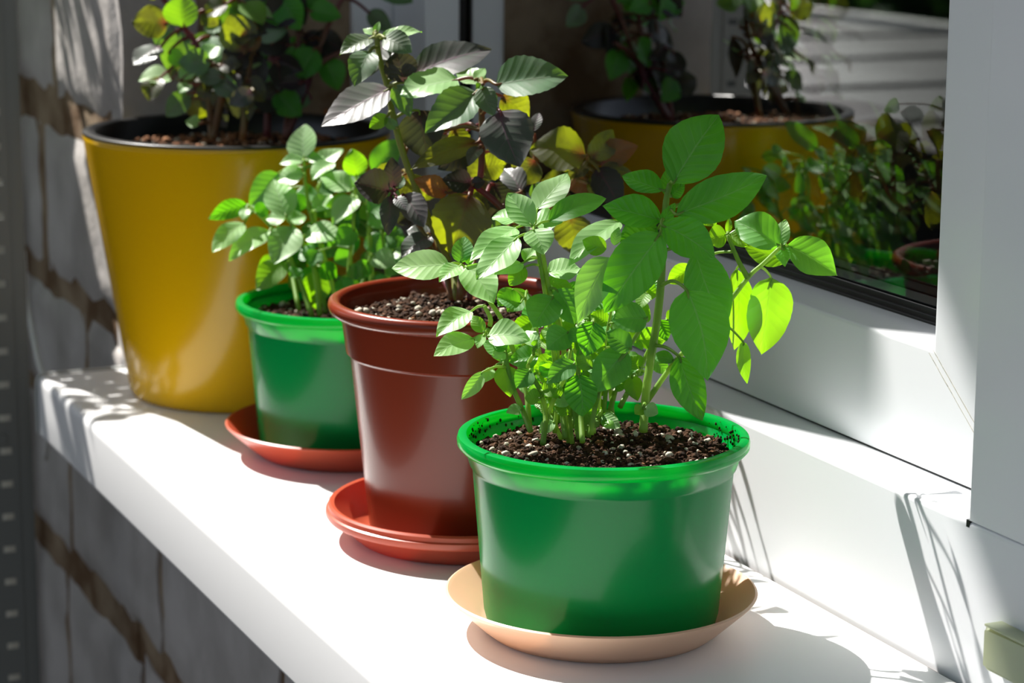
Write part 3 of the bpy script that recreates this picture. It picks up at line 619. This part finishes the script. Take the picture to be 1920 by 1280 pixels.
plant('leafier green basil in the small green pot, right stems against brown pot', dC - .015,
  [[(655, 592, -.01), (655, 500), (662, 420), (668, 335)], [(700, 590, -.01), (695, 480), (690, 380), (698, 322)], [(735, 580), (725, 500), (715, 430)]],
  [(660, 357, 600, 329, 38, 'w', 45), (655, 367, 608, 406, 32, 'l', 30), (670, 372, 623, 424, 36, 'w', 45), (680, 384, 712, 408, 44, 'l', 30), (668, 331, 660, 278, 42, 'l', 12), (698, 321, 749, 262, 46, 'g', 30),
   (690, 400, 735, 380, 42, 'g', 35), (665, 430, 630, 460, 38, 'g', 35), (690, 440, 720, 475, 38, 'g', 25), (700, 480, 740, 500, 40, 'w', 45), (660, 480, 625, 490, 36, 'g', 30), (655, 500, 680, 520, 30, 'l', 20),
   (720, 440, 760, 455, 40, 'g', 30), (725, 500, 755, 510, 36, 'g', 40), (690, 350, 655, 330, 36, 'g', 45), (690, 490, 665, 525, 32, 'g', 25), (715, 430, 700, 400, 34, 'w', 50), (640, 520, 655, 560, 34, 'G', 20),
   (700, 520, 725, 545, 34, 'G', 20), (600, 470, 580, 500, 30, 'g', 30), (740, 470, 722, 500, 30, 'w', 60)], seed=10, r0=.0018, pet=.0007)
plant('dense basil foliage at the back of the small green pot', dC + .03,
  [[(610, 585, -.03), (600, 480), (590, 400), (600, 340)], [(670, 585, -.03), (690, 470), (705, 380)], [(560, 580, -.03), (540, 480), (520, 420)]],
  filler(46, 520, 750, 320, 520, 'ggwlG', 34, 60, (12, 25, 40, 55), 32), r0=.0015, r1=.0009, pet=.0005, seed=32, node_r=120)
# brown pot
plant('purple and green basil with the tallest stem, left side of brown pot', dB,
  [[(857, 560, -.01), (845, 500), (800, 400), (760, 300), (738, 222), (727, 165), (712, 110), (705, 60)]],
  [(697, 71, 637, 103, 32, 'd', 56), (694, 95, 665, 163, 50, 'd', 42), (720, 70, 773, 98, 42, 'd', 38), (717, 68, 791, 60, 18, 'w', 62), (703, 62, 712, 40, 12, 'w', 40), (700, 65, 680, 54, 14, 'w', 55),
   (722, 78, 694, 142, 42, 'p', 50, 0, .02), (760, 154, 742, 95, 58, 'k', 8), (778, 139, 922, 93, 62, 'p', 50, 0, .01), (731, 166, 602, 238, 60, 'p', 50), (727, 217, 693, 240, 26, 'l', 20),
   (785, 207, 803, 300, 80, 'k', 10), (740, 160, 770, 220, 36, 'd', 10), (745, 240, 720, 222, 20, 'd', 30)], M_stemy, .07, r0=.0020, r1=.0014, pet=.0009, seed=11)
plant('broad leaved purple basil at the centre of the brown pot', dB - .01,
  [[(862, 562, -.01), (868, 450), (884, 350), (900, 333), (904, 260), (902, 190), (900, 150)], [(950, 400), (925, 375), (890, 348)]],
  [(930, 158, 1065, 143, 70, 'd', 46, 0, -.02), (857, 150, 750, 178, 54, 'w', 64), (907, 157, 857, 132, 34, 'w', 58), (894, 172, 797, 249, 66, 'd', 40, 0, -.02), (903, 163, 928, 218, 40, 'd', 32, 0, -.025),
   (937, 208, 975, 314, 92, 'p', 34, 0, -.03), (940, 180, 992, 226, 54, 'y', 8), (897, 266, 770, 318, 42, 'y', 40), (890, 277, 820, 318, 46, 'k', 20, 0, .01), (900, 277, 878, 311, 24, 'p', 55, 0, -.01),
   (903, 313, 949, 308, 52, 'y', 10, 0, .01), (884, 343, 829, 336, 42, 'k', 30, 0, -.01), (886, 346, 910, 340, 22, 'k', 30, 0, -.02), (840, 362, 775, 336, 38, 'o', 15), (880, 364, 843, 476, 104, 'y', 12, 0, -.01),
   (977, 360, 943, 316, 44, 'p', 50), (1003, 300, 970, 345, 60, 'y', 12, 0, .02), (1067, 400, 1082, 479, 68, 'y', 12, 0, .03), (1000, 246, 1011, 211, 20, 'p', 45, 0, .02), (890, 150, 910, 128, 18, 'w', 55),
   (905, 158, 893, 168, 14, 'l', 40, 0, -.03), (925, 345, 960, 395, 52, 'k', 15, 0, .02), (850, 240, 880, 290, 40, 'y', 10, 0, .03), (835, 245, 815, 235, 20, 'l', 20)], M_stemp, .09, r0=.0020, r1=.0016, pet=.0010, seed=12)
plant('purple basil with red veined yellowish leaves, leaning towards the window', dB + .055,
  [[(905, 575, -.05), (940, 500, -.03), (1000, 430), (1060, 360), (1103, 300)], [(1020, 410), (1010, 340), (1000, 250)]],
  [(1098, 292, 993, 280, 74, 'y', 32, 0, -.01), (1107, 297, 1150, 243, 46, 'y', 12), (1123, 307, 1196, 273, 50, 'o', 20), (1123, 318, 1187, 325, 28, 'y', 35), (1120, 315, 1163, 388, 56, 'k', 15),
   (1100, 307, 1065, 334, 32, 'y', 25), (1070, 312, 1030, 308, 26, 'y', 20), (1125, 330, 1108, 368, 30, 'y', 10), (1105, 345, 1066, 353, 36, 'o', 10, 0, .01), (1060, 350, 1010, 345, 52, 'y', 15, 0, .02),
   (1150, 380, 1190, 410, 44, 'y', 10, 0, .01), (1040, 370, 1075, 395, 44, 'y', 10, 0, .02), (1000, 300, 1030, 262, 40, 'k', 15, 0, .02)], M_stemp, .09, r0=.0018, r1=.0013, pet=.0010, seed=13)
plant('low purple basil sprig at the left rim of the brown pot', dB - .01,
  [[(845, 560, -.01), (830, 500), (790, 430), (738, 362)], [(830, 500), (812, 450)]],
  [(730, 358, 664, 343, 62, 'k', 28), (738, 353, 735, 294, 32, 'k', 10), (733, 367, 727, 442, 34, 'p', 40), (757, 364, 796, 426, 48, 'p', 35), (807, 442, 753, 484, 38, 'p', 55), (806, 440, 762, 432, 28, 'p', 58),
   (745, 355, 757, 330, 18, 'd', 30), (742, 370, 762, 395, 22, 'p', 45), (790, 430, 820, 410, 44, 'k', 20, 0, .02), (770, 400, 745, 420, 40, 'k', 20, 0, .02)], M_stemp, .07, pet=.0008, seed=14)
plant('shaded olive and purple basil foliage deep in the middle of the brown pot', dB + .035,
  [[(880, 560, -.03), (890, 450), (870, 340), (840, 250)], [(920, 560, -.03), (950, 440), (980, 350)], [(850, 560, -.03), (800, 460), (770, 380), (760, 290)]],
  filler(30, 750, 1010, 225, 470, 'kydyk', 44, 80, (8, 15, 30), 33), M_stemp, .08, r0=.0016, r1=.0010, pet=.0007, seed=33, node_r=130)
# yellow planter
DF = filler(26, 300, 480, -10, 200, 'yldkyp', 36, 66, (8, 15, 35, 50), 34, (-.02, .02))
plant('purple and yellow green basil, sunlit left plant in the yellow planter', dD - .045,
  [[(398, 262, -.01), (392, 190), (398, 150), (372, 90), (345, 52), (300, -10)], [(398, 262, -.01), (420, 170), (459, 98), (450, 20), (447, -25)], [(455, 262), (462, 180), (470, 110)]],
  [(345, 51, 343, -14, 60, 'l', 5), (314, 44, 246, 42, 58, 'y', 15), (334, 57, 316, 134, 58, 'd', 8), (362, 68, 403, 112, 54, 'd', 12), (454, 12, 391, 58, 54, 'l', 20), (459, 98, 431, 26, 68, 'y', 5, 0, -.01), (462, 96, 478, 40, 40, 'o', 5),
   (459, 14, 512, 35, 20, 'w', 62), (301, 87, 250, 122, 34, 'p', 60), (322, 149, 259, 152, 30, 'w', 66), (356, 157, 336, 175, 20, 'w', 55), (380, 124, 320, 142, 44, 'y', 20), (459, 99, 423, 132, 58, 'k', 35, 0, -.01),
   (397, 150, 384, 206, 38, 'y', 12), (467, 182, 465, 228, 20, 'y', 10, 0, -.01), (478, 95, 482, 180, 44, 'k', 10, 0, .01), (430, 150, 446, 222, 44, 'k', 10), (374, 232, 347, 228, 22, 'w', 45, 0, -.01), (410, 140, 440, 135, 24, 'y', 25),
   (300, -10, 262, -30, 44, 'y', 30), (300, -10, 330, -50, 44, 'd', 30),
   (385, 110, 410, 85, 30, 'w', 45), (340, 150, 365, 130, 30, 'w', 50), (400, 200, 425, 240, 34, 'k', 15), (447, 20, 430, -20, 40, 'd', 30), (390, 190, 375, 165, 20, 'w', 50), (445, 95, 415, 92, 30, 'p', 55), (470, 130, 490, 100, 22, 'w', 50)] + DF,
  M_stemp, .06, r0=.0024, r1=.0016, pet=.0011, seed=15, node_r=120)
rs = random.Random(5); lv = []
for i in range(38):
    u = rs.uniform(485, 585); v = rs.uniform(-50, 190) ; ln = rs.uniform(48, 84); a = rs.uniform(-.6, 3.7)
    lv.append((u, v, u + ln * math.cos(a), v + ln * math.sin(a) * .7 + 14, ln * rs.uniform(.55, .75), rs.choice('GdkkG'), rs.uniform(0, 30), rs.uniform(-40, 40), rs.uniform(-.03, .04)))
lv += [(700, -25, 775, 5, 46, 'd', 25), (690, 22, 735, 58, 34, 'd', 20), (560, 20, 478, 25, 56, 'G', 30), (590, 90, 560, 150, 54, 'G', 10), (610, 110, 635, 170, 46, 'G', 10)]
plant('dark green basil in shade at the right of the yellow planter', dD + .03,
  [[(535, 262, -.01), (545, 180), (560, 60), (550, -40)], [(535, 262, -.01), (580, 150), (610, 60), (650, -20)], [(500, 262), (505, 150), (520, 0), (530, -50)], [(545, 180), (600, 120), (645, 95)]], lv, M_stemp, .05, r0=.0026, r1=.0016, pet=.0011, seed=16, node_r=70)
rs = random.Random(77)
tr_ = empty('trailing_plant', (-.38, 1.25, .69)); tag(tr_, 'trailing plant on the shelf above the far end of the sill, outside the frame', 'plant')
vs = []; fs = []
for k in range(9):
    x = -.50 + .035 * k + rs.uniform(-.01, .01); z1 = rs.uniform(.33, .46); y1 = rs.uniform(.90, 1.03)
    p = smooth_path([(x, 1.32, .692), (x, 1.22, .71), (x + .01, (1.15 + y1) / 2, .60), (x, y1, z1)]); tube_geo(vs, fs, p, .0012, .0008, 5)
    for q in p[5:]:
        for sgn in (-1, 1):
            if rs.random() < .25: continue
            b = q + Vector((0, 0, 0)); t_ = b + Vector((sgn * rs.uniform(.012, .03), rs.uniform(-.02, .02), rs.uniform(-.035, 0)))
            leaf(tr_, b, t_, Vector((rs.uniform(-.4, .4), rs.uniform(-.6, .3), 1)), rs.uniform(.014, .026), L_green, .2, .05, .02, 0, 8, 3, rs)
mesh('stem', vs, fs, M_stemg, tr_)
print('OBJS', len(bpy.data.objects), 'TRIS', sum(len(o.data.polygons) * 2 for o in bpy.data.objects if o.type == 'MESH'))
